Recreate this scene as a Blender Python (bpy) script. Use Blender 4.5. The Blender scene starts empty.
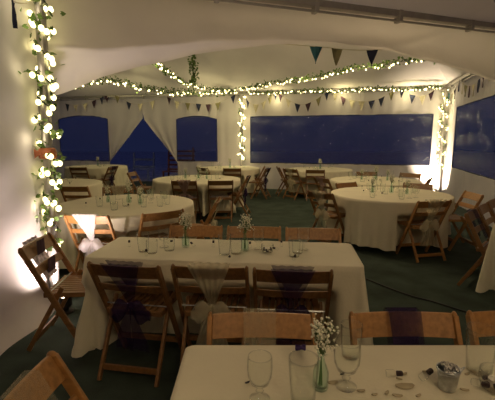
import bpy, bmesh, math, random
from mathutils import Vector, Matrix
random.seed(7)
PI = math.pi
S = bpy.context.scene
C = S.collection
POW_M, POW_C, POW_L, PK, GK, FILL_NEAR, FILL_FAR, EXPO = 600, 480, 105, 1.2, 1.6, 46, 98, 0.08

# ------------------------------------------------------------------ materials
def nodes(name):
    m = bpy.data.materials.new(name); m.use_nodes = True
    nt = m.node_tree; nt.nodes.clear()
    out = nt.nodes.new('ShaderNodeOutputMaterial')
    return m, nt, out

def mat(name, col, rough=.6, metal=0., var=.12, scale=8., bump=0., bscale=40., stretch=(1, 1, 1), spec=.4, sheen=0.):
    m, nt, out = nodes(name)
    b = nt.nodes.new('ShaderNodeBsdfPrincipled')
    tc = nt.nodes.new('ShaderNodeTexCoord')
    mp = nt.nodes.new('ShaderNodeMapping'); mp.inputs['Scale'].default_value = stretch
    nt.links.new(tc.outputs['Object'], mp.inputs['Vector'])
    n = nt.nodes.new('ShaderNodeTexNoise'); n.inputs['Scale'].default_value = scale; n.inputs['Detail'].default_value = 4
    nt.links.new(mp.outputs['Vector'], n.inputs['Vector'])
    r = nt.nodes.new('ShaderNodeValToRGB')
    lo = [max(0, c * (1 - var)) for c in col]; hi = [min(1, c * (1 + var)) for c in col]
    r.color_ramp.elements[0].position = .3; r.color_ramp.elements[1].position = .7
    r.color_ramp.elements[0].color = (*lo, 1); r.color_ramp.elements[1].color = (*hi, 1)
    nt.links.new(n.outputs['Fac'], r.inputs['Fac'])
    nt.links.new(r.outputs['Color'], b.inputs['Base Color'])
    b.inputs['Roughness'].default_value = rough; b.inputs['Metallic'].default_value = metal
    b.inputs['Specular IOR Level'].default_value = spec
    if sheen: b.inputs['Sheen Weight'].default_value = sheen
    if bump:
        n2 = nt.nodes.new('ShaderNodeTexNoise'); n2.inputs['Scale'].default_value = bscale
        nt.links.new(mp.outputs['Vector'], n2.inputs['Vector'])
        bp = nt.nodes.new('ShaderNodeBump'); bp.inputs['Strength'].default_value = bump; bp.inputs['Distance'].default_value = .02
        nt.links.new(n2.outputs['Fac'], bp.inputs['Height'])
        nt.links.new(bp.outputs['Normal'], b.inputs['Normal'])
    nt.links.new(b.outputs[0], out.inputs['Surface'])
    return m

def wood(name, col, var=.25):
    m, nt, out = nodes(name)
    b = nt.nodes.new('ShaderNodeBsdfPrincipled')
    tc = nt.nodes.new('ShaderNodeTexCoord')
    mp = nt.nodes.new('ShaderNodeMapping'); mp.inputs['Scale'].default_value = (14, 3, 14)
    w = nt.nodes.new('ShaderNodeTexNoise'); w.inputs['Scale'].default_value = 3; w.inputs['Detail'].default_value = 6
    r = nt.nodes.new('ShaderNodeValToRGB')
    r.color_ramp.elements[0].position = .3; r.color_ramp.elements[1].position = .7
    r.color_ramp.elements[0].color = (*[c * (1 - var) for c in col], 1)
    r.color_ramp.elements[1].color = (*[min(1, c * (1 + var)) for c in col], 1)
    nt.links.new(tc.outputs['Object'], mp.inputs['Vector']); nt.links.new(mp.outputs['Vector'], w.inputs['Vector'])
    nt.links.new(w.outputs['Fac'], r.inputs['Fac']); nt.links.new(r.outputs['Color'], b.inputs['Base Color'])
    b.inputs['Roughness'].default_value = .42; b.inputs['Specular IOR Level'].default_value = .45
    nt.links.new(b.outputs[0], out.inputs['Surface'])
    return m

def clear(name, tint=(.985, .992, .985), edge=.5, gloss_col=(1, 1, .96)):
    """thin clear glass: see-through face on, reflective and slightly tinted at the rims"""
    m, nt, out = nodes(name)
    tr = nt.nodes.new('ShaderNodeBsdfTransparent'); tr.inputs['Color'].default_value = (*tint, 1)
    gl = nt.nodes.new('ShaderNodeBsdfGlossy'); gl.inputs['Roughness'].default_value = .06; gl.inputs['Color'].default_value = (*gloss_col, 1)
    lw = nt.nodes.new('ShaderNodeLayerWeight'); lw.inputs['Blend'].default_value = .28
    pw = nt.nodes.new('ShaderNodeMath'); pw.operation = 'POWER'; pw.inputs[1].default_value = 2.2; nt.links.new(lw.outputs['Facing'], pw.inputs[0])
    mu = nt.nodes.new('ShaderNodeMath'); mu.operation = 'MULTIPLY_ADD'; mu.inputs[1].default_value = edge; mu.inputs[2].default_value = .012
    nt.links.new(pw.outputs[0], mu.inputs[0])
    cr = nt.nodes.new('ShaderNodeValToRGB'); cr.color_ramp.elements[0].color = (*tint, 1); cr.color_ramp.elements[0].position = .35
    cr.color_ramp.elements[1].color = (*[t * .60 for t in tint], 1); cr.color_ramp.elements[1].position = .95
    nt.links.new(lw.outputs['Facing'], cr.inputs['Fac']); nt.links.new(cr.outputs['Color'], tr.inputs['Color'])
    mx = nt.nodes.new('ShaderNodeMixShader')
    nt.links.new(mu.outputs[0], mx.inputs[0]); nt.links.new(tr.outputs[0], mx.inputs[1]); nt.links.new(gl.outputs[0], mx.inputs[2])
    nt.links.new(mx.outputs[0], out.inputs['Surface'])
    return m

def sheer(name, col, alpha=.5, scale=9.):
    """organza: partly see-through, lights up from both sides"""
    m, nt, out = nodes(name)
    tr = nt.nodes.new('ShaderNodeBsdfTransparent')
    df = nt.nodes.new('ShaderNodeBsdfDiffuse'); df.inputs['Color'].default_value = (*col, 1)
    tl = nt.nodes.new('ShaderNodeBsdfTranslucent'); tl.inputs['Color'].default_value = (*col, 1)
    a = nt.nodes.new('ShaderNodeMixShader'); a.inputs[0].default_value = .4
    nt.links.new(df.outputs[0], a.inputs[1]); nt.links.new(tl.outputs[0], a.inputs[2])
    tc = nt.nodes.new('ShaderNodeTexCoord'); n = nt.nodes.new('ShaderNodeTexNoise'); n.inputs['Scale'].default_value = scale
    nt.links.new(tc.outputs['Object'], n.inputs['Vector'])
    mr = nt.nodes.new('ShaderNodeMapRange'); mr.inputs['To Min'].default_value = alpha - .06; mr.inputs['To Max'].default_value = alpha + .06
    mr.inputs['From Min'].default_value = .3; mr.inputs['From Max'].default_value = .7
    nt.links.new(n.outputs['Fac'], mr.inputs['Value'])
    mx = nt.nodes.new('ShaderNodeMixShader')
    nt.links.new(mr.outputs[0], mx.inputs[0]); nt.links.new(tr.outputs[0], mx.inputs[1]); nt.links.new(a.outputs[0], mx.inputs[2])
    nt.links.new(mx.outputs[0], out.inputs['Surface'])
    return m

def vinyl(name):
    """clear tent window film over a dusk-blue outside: wrinkled, glossy, a little fogged"""
    m, nt, out = nodes(name)
    tr = nt.nodes.new('ShaderNodeBsdfTransparent'); tr.inputs['Color'].default_value = (.86, .9, 1, 1)
    df = nt.nodes.new('ShaderNodeBsdfDiffuse'); df.inputs['Color'].default_value = (.05, .055, .10, 1)
    gl = nt.nodes.new('ShaderNodeBsdfGlossy'); gl.inputs['Roughness'].default_value = .12
    tc = nt.nodes.new('ShaderNodeTexCoord'); mp = nt.nodes.new('ShaderNodeMapping'); mp.inputs['Scale'].default_value = (16, 16, 1.6)
    mp.inputs['Rotation'].default_value = (0, .35, 0)
    n = nt.nodes.new('ShaderNodeTexNoise'); n.inputs['Scale'].default_value = 2.2; n.inputs['Detail'].default_value = 6
    bp = nt.nodes.new('ShaderNodeBump'); bp.inputs['Strength'].default_value = .6; bp.inputs['Distance'].default_value = .05
    nt.links.new(tc.outputs['Object'], mp.inputs['Vector']); nt.links.new(mp.outputs['Vector'], n.inputs['Vector'])
    nt.links.new(n.outputs['Fac'], bp.inputs['Height']); nt.links.new(bp.outputs['Normal'], gl.inputs['Normal'])
    a = nt.nodes.new('ShaderNodeMixShader'); a.inputs[0].default_value = .16
    nt.links.new(tr.outputs[0], a.inputs[1]); nt.links.new(df.outputs[0], a.inputs[2])
    b = nt.nodes.new('ShaderNodeMixShader'); b.inputs[0].default_value = .05
    nt.links.new(a.outputs[0], b.inputs[1]); nt.links.new(gl.outputs[0], b.inputs[2])
    nt.links.new(b.outputs[0], out.inputs['Surface'])
    return m

def glow(name, col, strength):
    m, nt, out = nodes(name)
    e = nt.nodes.new('ShaderNodeEmission'); e.inputs['Color'].default_value = (*col, 1); e.inputs['Strength'].default_value = strength
    nt.links.new(e.outputs[0], out.inputs['Surface'])
    return m

def translucent(m, amt):
    nt = m.node_tree; out = next(n for n in nt.nodes if n.type == 'OUTPUT_MATERIAL'); b = next(n for n in nt.nodes if n.type == 'BSDF_PRINCIPLED')
    t = nt.nodes.new('ShaderNodeBsdfTranslucent'); r = next(n for n in nt.nodes if n.type == 'VALTORGB'); nt.links.new(r.outputs['Color'], t.inputs['Color'])
    x = nt.nodes.new('ShaderNodeMixShader'); x.inputs[0].default_value = amt
    nt.links.new(b.outputs[0], x.inputs[1]); nt.links.new(t.outputs[0], x.inputs[2]); nt.links.new(x.outputs[0], out.inputs['Surface']); return m
M = dict(
    fabric=mat('tent_fabric', (.80, .75, .70), .75, var=.05, scale=1.5, bump=.25, bscale=5),
    lining=mat('roof_lining', (.80, .75, .70), .7, var=.06, scale=1.2, bump=.3, bscale=3),
    carpet=mat('green_carpet', (.046, .062, .048), .95, var=.35, scale=3, bump=.5, bscale=160, spec=.1),
    cloth=mat('ivory_cloth', (.80, .74, .56), .85, var=.04, scale=4, bump=.15, bscale=60, spec=.15),
    wood=wood('beech_wood', (.20, .095, .03)), wood_pale=wood('pale_beech_wood', (.34, .165, .05)),
    board=wood('table_board', (.40, .27, .15)),
    alu=mat('aluminium', (.42, .40, .37), .42, .85, var=.08, scale=10),
    steel=mat('galvanised', (.52, .54, .55), .35, .9, var=.25, scale=45),
    glass=clear('drinking_glass'), green_glass=clear('bottle_glass', (.90, .965, .94), .5, (.85, .95, .9)),
    cream_sheer=sheer('cream_organza', (.74, .69, .50), .40), purple_sheer=sheer('purple_organza', (.04, .02, .085), .62),
    veil=sheer('cream_veil', (.74, .69, .50), .22), white_sheer=sheer('white_organza', (.9, .86, .86), .7), pink_sheer=sheer('pink_organza', (.6, .42, .40), .45),
    vinyl=vinyl('window_film'),
    leaf=mat('ivy_leaf', (.10, .17, .035), .5, var=.5, scale=25), stem=mat('green_stem', (.10, .18, .05), .6),
    wire=mat('dark_wire', (.02, .03, .015), .6),
    bulb=glow('fairy_bulb', (1., .83, .40), 6.5), bulb_near=glow('fairy_bulb_close', (1., .88, .38), 4.5),
    blossom=mat('white_blossom', (.85, .82, .66), .8, var=.1),
    cap=mat('dark_cap', (.035, .018, .018), .5), dark=mat('dark_things', (.03, .02, .025), .6, var=.5, scale=60),
    confetti=mat('confetti', (.42, .35, .22), .8, var=.3), foil=mat('silver_foil', (.7, .68, .62), .25, .8, var=.4, scale=80, bump=1, bscale=90),
    navy=mat('navy_cotton', (.02, .025, .06), .8), cream=mat('cream_cotton', (.62, .56, .40), .85),
    olive=mat('olive_cotton', (.22, .20, .10), .85), plum=mat('plum_cotton', (.055, .025, .04), .85), teal=mat('teal_cotton', (.03, .13, .16), .8),
    red=mat('rust_ribbon', (.38, .12, .05), .6), purple=mat('purple_ribbon', (.06, .03, .14), .5),
    black=mat('black_rubber', (.01, .01, .012), .5), lampbody=mat('lamp_body', (.03, .03, .03), .4, .3),
    lens=glow('uplight_lens', (1, .82, .62), 25),
    grass=mat('brightened_ground', (.42, .42, .42), .95, var=.4, scale=4),  # ground tone raised so it shows as bright as the horizon sky
    shed=mat('rust_timber', (.11, .035, .03), .8, var=.3), bluepaint=mat('blue_paint', (.02, .035, .16), .45, var=.2),
    palepaint=mat('pale_blue_paint', (.20, .24, .40), .5), print_=mat('printed_ribbon', (.62, .52, .62), .6, var=.7, scale=28),
    candle=mat('candle_wax', (.85, .8, .68), .6))

translucent(M['fabric'], .38); translucent(M['lining'], .2); translucent(M['cloth'], .12)
# ------------------------------------------------------------------ mesh helpers
class MB:
    def __init__(s): s.bm = bmesh.new()
    def face(s, pts):
        try: return s.bm.faces.new([s.bm.verts.new(p) for p in pts])
        except ValueError: pass
    def box(s, c, size, rot=None):
        m = Matrix.Translation(c)
        if rot is not None: m = m @ rot.to_4x4()
        bmesh.ops.create_cube(s.bm, size=1, matrix=m @ Matrix.Diagonal((*size, 1)))
        return s
    def bar(s, a, b, w, h, side=(1, 0, 0)):
        """rectangular bar from a to b, w along side, h across"""
        a, b = Vector(a), Vector(b); d = (b - a); L = d.length; d.normalize()
        x = Vector(side); x = (x - d * x.dot(d)).normalized(); y = d.cross(x)
        rot = Matrix((x, y, d)).transposed()
        return s.box((a + b) / 2, (w, h, L), rot)
    def tube(s, pts, r, seg=6, cap=True):
        rings = []; n = len(pts); pts = [Vector(p) for p in pts]
        for i, p in enumerate(pts):
            d = (pts[min(i + 1, n - 1)] - pts[max(i - 1, 0)]).normalized()
            u = d.orthogonal().normalized() if abs(d.z) > .95 else d.cross(Vector((0, 0, 1))).normalized()
            v = d.cross(u); rr = r[i] if isinstance(r, (list, tuple)) else r
            rings.append([s.bm.verts.new(p + u * rr * math.cos(2 * PI * k / seg) + v * rr * math.sin(2 * PI * k / seg)) for k in range(seg)])
        for a, b in zip(rings, rings[1:]):
            for k in range(seg): s.bm.faces.new((a[k], a[(k + 1) % seg], b[(k + 1) % seg], b[k]))
        if cap:
            s.bm.faces.new(rings[0][::-1]); s.bm.faces.new(rings[-1])
        return s
    def lathe(s, prof, seg=16, loc=(0, 0, 0), close=False):
        rings = []; lx, ly, lz = loc
        for r, z in prof:
            if r < 1e-5: rings.append([s.bm.verts.new((lx, ly, lz + z))])
            else: rings.append([s.bm.verts.new((lx + r * math.cos(2 * PI * k / seg), ly + r * math.sin(2 * PI * k / seg), lz + z)) for k in range(seg)])
        for a, b in zip(rings, rings[1:]):
            for k in range(seg):
                q = (k + 1) % seg
                if len(a) == 1 and len(b) == 1: continue
                if len(a) == 1: s.bm.faces.new((a[0], b[q], b[k]))
                elif len(b) == 1: s.bm.faces.new((a[k], a[q], b[0]))
                else: s.bm.faces.new((a[k], a[q], b[q], b[k]))
        return s
    def ball(s, c, r, sub=1, sc=(1, 1, 1)):
        bmesh.ops.create_icosphere(s.bm, subdivisions=sub, radius=r, matrix=Matrix.Translation(c) @ Matrix.Diagonal((*sc, 1)))
        return s
    def grid(s, f, nu, nv, skip=None):
        v = [[s.bm.verts.new(f(i / nu, j / nv)) for j in range(nv + 1)] for i in range(nu + 1)]
        for i in range(nu):
            for j in range(nv):
                if skip and skip(i, j): continue
                s.bm.faces.new((v[i][j], v[i + 1][j], v[i + 1][j + 1], v[i][j + 1]))
        return s
    def build(s, name, m, parent=None, smooth=False, bevel=0., solid=0., loc=None):
        bmesh.ops.recalc_face_normals(s.bm, faces=s.bm.faces)
        me = bpy.data.meshes.new(name); s.bm.to_mesh(me); s.bm.free()
        me.materials.append(M[m] if isinstance(m, str) else m)
        if smooth:
            for p in me.polygons: p.use_smooth = True
        o = bpy.data.objects.new(name, me); C.objects.link(o)
        if parent: o.parent = parent
        if loc: o.location = loc
        if solid:
            d = o.modifiers.new('s', 'SOLIDIFY'); d.thickness = solid; d.offset = 0
        if bevel:
            d = o.modifiers.new('b', 'BEVEL'); d.width = bevel; d.segments = 2; d.limit_method = 'ANGLE'
        return o

def tag(o, label=None, cat=None, group=None, kind=None):
    if label: o['label'] = label
    if cat: o['category'] = cat
    if group: o['group'] = group
    if kind: o['kind'] = kind
    return o
def empty(name, loc, rz=0, label=None, cat=None, group=None):
    o = bpy.data.objects.new(name, None); C.objects.link(o); o.empty_display_size = .1
    o.location = loc; o.rotation_euler = (0, 0, rz)
    return tag(o, label, cat, group)
def copy_tree(o, parent=None):
    c = o.copy(); C.objects.link(c)
    if parent: c.parent = parent
    for ch in list(KIDS.get(o.name, ())): KIDS.setdefault(c.name, []).append(copy_tree(ch, c))
    return c
KIDS = {}
def reg(root):
    for o in list(C.objects):
        if o.parent == root:
            KIDS.setdefault(root.name, []).append(o); reg(o)

def struct(o): o['kind'] = 'structure'; return o

# ------------------------------------------------------------------ the place: plan of the tents
EAVE = 3.05
CB = Vector((5.72, 11.2)); UB = Vector((-.970, .2419))      # back wall, from its right corner leftwards
UR = Vector((-.25, -.968))                                   # right wall, towards us
LP = Vector((-1.95, 3.6)); UA = Vector((.9474, .32)); LA = 6.44   # line of the beam between the two tents
RE = LP + UA * LA
NB = Vector((.2419, .970))                                   # pointing out of the back wall

def wall_panel(name, w0, w1, z1, P0, U, window=None, left=None, right=None, amp=.02, m='fabric', res=.05, seed=0, skirt=0.):
    """fabric sheet between distances w0 and w1 along U; window=(wa, wb, za, zb, arch)"""
    N = Vector((-U[1], U[0]))
    nu = max(2, int(abs(w1 - w0) / res))
    ws = [w0 + (w1 - w0) * i / nu for i in range(nu + 1)]
    zs = [0, .15, .3, .45, .6, .72, .85, 1.1, 1.4, 1.7, 2.0, 2.3, 2.5, 2.7, 2.9, z1]
    if window:
        wa, wb, za, zb, arch = window
        ws = sorted(set([w for w in ws if min(abs(w - wa), abs(w - wb)) > res * .45] + [wa, wb]))
        zs = sorted(set([z for z in zs if min(abs(z - za), abs(z - zb)) > .06] + [za, zb]))
    rnd = random.Random(seed); ph = [rnd.uniform(0, 6) for _ in range(4)]
    mb = MB(); V = []
    for w in ws:
        col = []
        for z in zs:
            zz = z
            if window and abs(z - window[3]) < 1e-4 and wa <= w <= wb and arch:
                t = (w - wa) / (wb - wa); zz = z + arch * 4 * t * (1 - t)
            ww = w
            if left or right:
                a = left(zz) if left else w0; b = right(zz) if right else w1
                ww = a + (b - a) * (w - ws[0]) / (ws[-1] - ws[0])
            d = amp * (math.sin(ww * 9 + ph[0] + .6 * math.sin(zz * 1.3)) * .5 + math.sin(ww * 3.1 + zz * .9 + ph[1]) * .8 + .3 * math.sin(ww * 23 + ph[2]))
            if skirt and zz < .85: d += skirt * math.sin(ww * 42 + 1.2 * math.sin(ww * 7)) * min(1, (.85 - zz) / .12)
            if window and min(abs(w - window[0]), abs(w - window[1])) < .02: d *= .3
            p = P0 + U * ww + N * d
            col.append(mb.bm.verts.new((p.x, p.y, zz)))
        V.append(col)
    for i in range(len(ws) - 1):
        for j in range(len(zs) - 1):
            if window:
                if wa - 1e-4 <= ws[i] and ws[i + 1] <= wb + 1e-4 and za - 1e-4 <= zs[j] and zs[j + 1] <= zb + 1e-4: continue
            mb.bm.faces.new((V[i][j], V[i + 1][j], V[i + 1][j + 1], V[i][j + 1]))
    return mb, V

def window_film(n, w0, w1, z0, z1, arch, P0, U):
    N = Vector((-U[1], U[0])); mb = MB()
    def f(u, v):
        w = w0 + (w1 - w0) * u; top = z1 + arch * 4 * u * (1 - u); z = z0 + (top - z0) * v
        e = min(u, 1 - u, v, 1 - v) * 8; e = min(1, e)
        d = .015 * e * (math.sin(w * 5 + z * 3) + .5 * math.sin(w * 17 - z * 5))
        p = P0 + U * w + N * d
        return (p.x, p.y, z)
    mb.grid(f, max(8, int(abs(w1 - w0) / .12)), 14)
    o = struct(mb.build('window_%d' % n, 'vinyl', smooth=True))
    fr = MB(); pts = []
    for k in range(25):
        u = k / 24; w = w0 + (w1 - w0) * u; p = P0 + U * w; pts.append((p.x, p.y, z1 + arch * 4 * u * (1 - u)))
    a = P0 + U * w0; b = P0 + U * w1
    fr.tube([(a.x, a.y, z0)] + pts + [(b.x, b.y, z0), (a.x, a.y, z0)], .013, 4)
    fr.build('window_frame', 'navy', o)
    return o

# floor
mb = MB(); mb.grid(lambda u, v: (-9.5 + 17 * u, -3.6 + 18.3 * v, 0), 30, 30)
floor = struct(mb.build('floor', 'carpet'))
# seams in the carpet
# back wall in four sheets
DA, DZ = 9.6, 2.31     # doorway apex
def dleft(z): return DA + (11.1 - DA) * (1 if z < .7 else max(0, (DZ - z) / (DZ - .7)) if z < DZ else 0)
def dright(z): return DA - (DA - 8.28) * (1 if z < .7 else max(0, (DZ - z) / (DZ - .7)) if z < DZ else 0)
mb, _ = wall_panel('wall_back', -.0, 6.05, EAVE, CB, UB, (.40, 5.8, .84, 2.31, .0), seed=1)
wb = struct(mb.build('wall_back', 'fabric', smooth=True))
# sheet between the middle pole and the doorway, its free edge pulled aside
def side_sheet(wfix, edge, win, seed):
    wa, wb_, za, zb, arch = win
    # outer part with the window (straight), inner part follows the pulled edge
    wm = wa if abs(wa - DA) < abs(wb_ - DA) else wb_
    lo, hi = (wfix, wm) if wfix < wm else (wm, wfix)
    mb, V = wall_panel('x', lo, hi, EAVE, CB, UB, win, seed=seed)
    zs = [v.co.z for v in (V[-1] if wfix < wm else V[0])]
    col = V[-1] if wfix < wm else V[0]
    prev = col; n = 14
    for i in range(1, n + 1):
        t = i / n; cur = []
        for j, v in enumerate(col):
            z = v.co.z; w = wm + (edge(z) - wm) * t
            d = .03 * math.sin(t * 16 + z * 1.5) * t + .01 * math.sin(w * 9)
            p = CB + UB * w + NB * -d
            cur.append(mb.bm.verts.new((p.x, p.y, z)))
        for j in range(len(col) - 1):
            try: mb.bm.faces.new((prev[j], cur[j], cur[j + 1], prev[j + 1]))
            except ValueError: pass
        prev = cur
    return mb
# a clear panel carries its own arched window; keep rows matched to the doorway edge
mbR = side_sheet(6.05, dright, (6.93, 8.37, .86, 2.25, .10), 3)
struct(mbR.build('wall_back_middle', 'fabric', smooth=True))
mbL = side_sheet(14.6, dleft, (10.99, 13.02, .82, 2.30, .13), 4)
struct(mbL.build('wall_back_left', 'fabric', smooth=True))
window_film(1, .40, 5.8, .84, 2.31, 0, CB, UB)
window_film(2, 6.93, 8.37, .86, 2.25, .10, CB, UB)
window_film(3, 10.99, 13.02, .82, 2.30, .13, CB, UB)
# right wall of the back tent
LR = (Vector((RE.x, RE.y)) - CB).length
URr = (Vector((RE.x, RE.y)) - CB).normalized()
mb, _ = wall_panel('r', 0, LR + .06, EAVE, CB, URr, (.95, LR - .25, .86, 2.42, 0), seed=5, skirt=.018)
struct(mb.build('wall_right', 'fabric', smooth=True))
window_film(4, .95, LR - .25, .86, 2.42, 0, CB, URr)
# left part of the back tent, out of sight behind the near pole
BL = CB + UB * 14.6
FL_ = Vector((-10.3, 6.4))
def plain_wall(name, a, b, z1=EAVE, seed=0, amp=.02, res=.12):
    L = (b - a).length
    mb, _ = wall_panel(name, 0, L, z1, a, (b - a) / L, amp=amp, seed=seed, res=res)
    return struct(mb.build(name, 'fabric', smooth=True))
plain_wall('wall_left_back', BL, FL_, seed=6)
plain_wall('wall_left_front', FL_, LP - Vector((.05, 0)), seed=7)
# near tent: left wall right beside us
NA = [Vector((-2.0, 3.62)), Vector((-1.95, 2.6)), Vector((-2.15, -3.4)), Vector((4.9, -3.4)), Vector((RE.x, RE.y + .14))]
def left_wall():
    mb = MB()
    def f(u, v):
        t = u * 7.1; y = 3.70 - t; z = EAVE * v
        x = -1.99 + .06 * math.sin(min(t, 2.2) / 2.2 * PI) * (1 - .2 * v)
        x += .02 * math.sin(t * 5 + z * 1.1) * (1 - v * .3) + .035 * math.sin(t * 2.3 - z * 1.4 + 1) * (.3 + v)
        x += .014 * math.sin((z * 2.0 - t * 3.2) * 2.6) * (1 - v * .4) + .008 * math.sin((z * 3.1 + t * 1.1) * 4)
        if z < .2: x += .12 * (1 - z / .2) ** 2
        x += .09 * v * math.exp(-t / .9)
        x -= .22 * max(0, v - .55) * math.sin(min(1, t / 3) * PI / 2)
        return (x, y, z)
    mb.grid(f, 120, 36)
    return struct(mb.build('wall_left', 'fabric', smooth=True))
left_wall()
plain_wall('wall_near', NA[2], NA[3], EAVE + .1, seed=9)
plain_wall('wall_right_near', NA[3], NA[4], EAVE + .1, seed=10)

# roofs: sheets rising to a ridge, slightly sagging
def sheet(mb, a, b, c, d, sag=.12, n=16, seams=0):
    a, b, c, d = map(Vector, (a, b, c, d))
    def f(u, v):
        p = (a * (1 - u) + b * u) * (1 - v) + (d * (1 - u) + c * u) * v
        p.z -= sag * 4 * v * (1 - v) * (1 + .25 * math.cos(u * 2 * PI * 4))
        return p
    mb.grid(f, n * 2, n)
Fm = (BL + FL_) / 2; Rm = (CB + RE) / 2
mb = MB()
RZ = 5.0
rl = Vector((Fm.x + 2.2, Fm.y, RZ)); rr = Vector((Rm.x - 2.2, Rm.y - .4, RZ))
bl = Vector((BL.x, BL.y, EAVE)); br = Vector((CB.x, CB.y, EAVE)); fl = Vector((FL_.x, FL_.y, EAVE)); fr_ = Vector((RE.x, RE.y, EAVE)); fm = Vector((LP.x, LP.y, EAVE))
bm_ = Vector((*(CB + UB * 6.05), EAVE))
rm = (rl + rr) / 2; rm = Vector((rm.x, rm.y, RZ))
sheet(mb, bl, bm_, rm, rl); sheet(mb, bm_, br, rr, rm)
sheet(mb, br, fr_, rr, rr); sheet(mb, fr_, fm, rm, rr); sheet(mb, fm, fl, rl, rm); sheet(mb, fl, bl, rl, rl)
struct(mb.build('ceiling', 'lining', smooth=True))
mb = MB(); pk = Vector((1.1, .9, 5.2))
cs = [Vector((p[0], p[1], EAVE)) for p in ((LP.x - .12, LP.y), (-2.3, -3.5), (5.05, -3.5), (RE.x + .15, RE.y))]
for i in range(4): sheet(mb, cs[i], cs[(i + 1) % 4], pk, pk, .15)
struct(mb.build('ceiling_near', 'lining', smooth=True))

# the sheet hanging from the beam down to the arched opening
ARCH = [(-.1, 1.98, 2.42), (.19, 2.05, 2.40), (.36, 2.12, 2.41), (.59, 2.21, 2.42), (.95, 2.32, 2.46), (1.2, 2.38, 2.51), (1.5, 2.46, 2.56), (1.87, 2.53, 2.60), (2.31, 2.6, 2.64),
        (2.67, 2.635, 2.66), (3.04, 2.655, 2.67), (3.72, 2.64, 2.655), (4.16, 2.58, 2.595), (4.63, 2.53, 2.545), (5.14, 2.44, 2.455), (5.59, 2.35, 2.365), (6.44, 2.15, 2.165)]
def arch(s, k=1):
    for a, b in zip(ARCH, ARCH[1:]):
        if s <= b[0]:
            t = (s - a[0]) / (b[0] - a[0]); t = max(0, min(1, t)); return a[k] * (1 - t) + b[k] * t
    return ARCH[-1][k]
NA_ = Vector((-UA.y, UA.x))     # away from us
def valance():
    mb = MB(); nv = 26
    def f(u, v):
        s = u * LA; p = LP + UA * s; zl, zu = arch(s, 1), arch(s, 2)
        if v < .72:
            t = v / .72; z = EAVE + (zu - EAVE) * t
            d = .10 * math.sin(t * PI) - .05 * t
            d += .022 * math.sin(s * 3.4 + t * 2.3) * math.sin(t * PI) + .012 * math.sin(s * 9 - t * 4) * t
            d += .03 * math.exp(-((s - 3.9 + t * .8) / .25) ** 2) * t - .035 * math.exp(-((s - 5.0 + 1.3 * t) / .16) ** 2) * math.sin(t * PI)
        else:
            t = (v - .72) / .28; w = max(0, min(1, (zu - zl) * 3.4))
            z = zu + (zl - zu) * (t ** 1.25) - .004 * math.sin(t * PI)
            d = -.05 + .40 * w * math.sin(t * PI / 2) + .035 * math.sin(s * 7) * t * w
        q = p + NA_ * d
        return (q.x, q.y, z)
    mb.grid(f, 130, nv)
    return struct(mb.build('wall_opening_drape', 'fabric', smooth=True))
valance()

# frame: beams and poles
def beam(n, a, b, w=.07, h=.09, name=None, z=EAVE):
    mb = MB(); a3 = Vector((a.x, a.y, z)); b3 = Vector((b.x, b.y, z))
    mb.bar(a3, b3, w, h, (0, 0, 1)); L = (b3 - a3).length; d = (b3 - a3) / L
    mb.bar(a3 + Vector((0, 0, -.075)), b3 + Vector((0, 0, -.075)), .022, .03, (0, 0, 1))
    k = .6
    while k < L:
        mb.bar(a3 + d * k + Vector((0, 0, -.02)), a3 + d * (k + .05) + Vector((0, 0, -.02)), .15, .1, (0, 0, 1)); k += 1.1
    return struct(mb.build('trim_%d' % n, 'alu', bevel=.006))
nb = Vector((-NB.x, -NB.y))
off = -NA_ * .04
beam(1, LP + off, RE + off)
MP = CB + UB * 6.05
beam(2, CB + nb * .08 - UB * -.1, CB + UB * 14.4 + nb * .08)
ir = Vector((URr.y, -URr.x));  ir = ir if ir.dot(Vector((-1, 0))) > 0 else -ir
beam(3, CB + ir * .08, RE + ir * .08 - URr * .3)
def pole(n, p, r=.045, z=EAVE - .06):
    mb = MB(); mb.lathe([(0, 0), (.13, 0), (.13, .012), (r, .02), (r, z), (0, z)], 14, (p.x, p.y, 0))
    return struct(mb.build('trim_%d' % n, 'alu', smooth=False))
PM = MP + nb * .16; PC = CB + nb * .16 + ir * .16
PL = LP + Vector((.06, -.02)); LEAN = .09
pole(5, PM); pole(6, PC); pole(7, PL)
for v in bpy.data.objects['trim_7'].data.vertices: v.co.x += LEAN * v.co.z / 3

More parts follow.
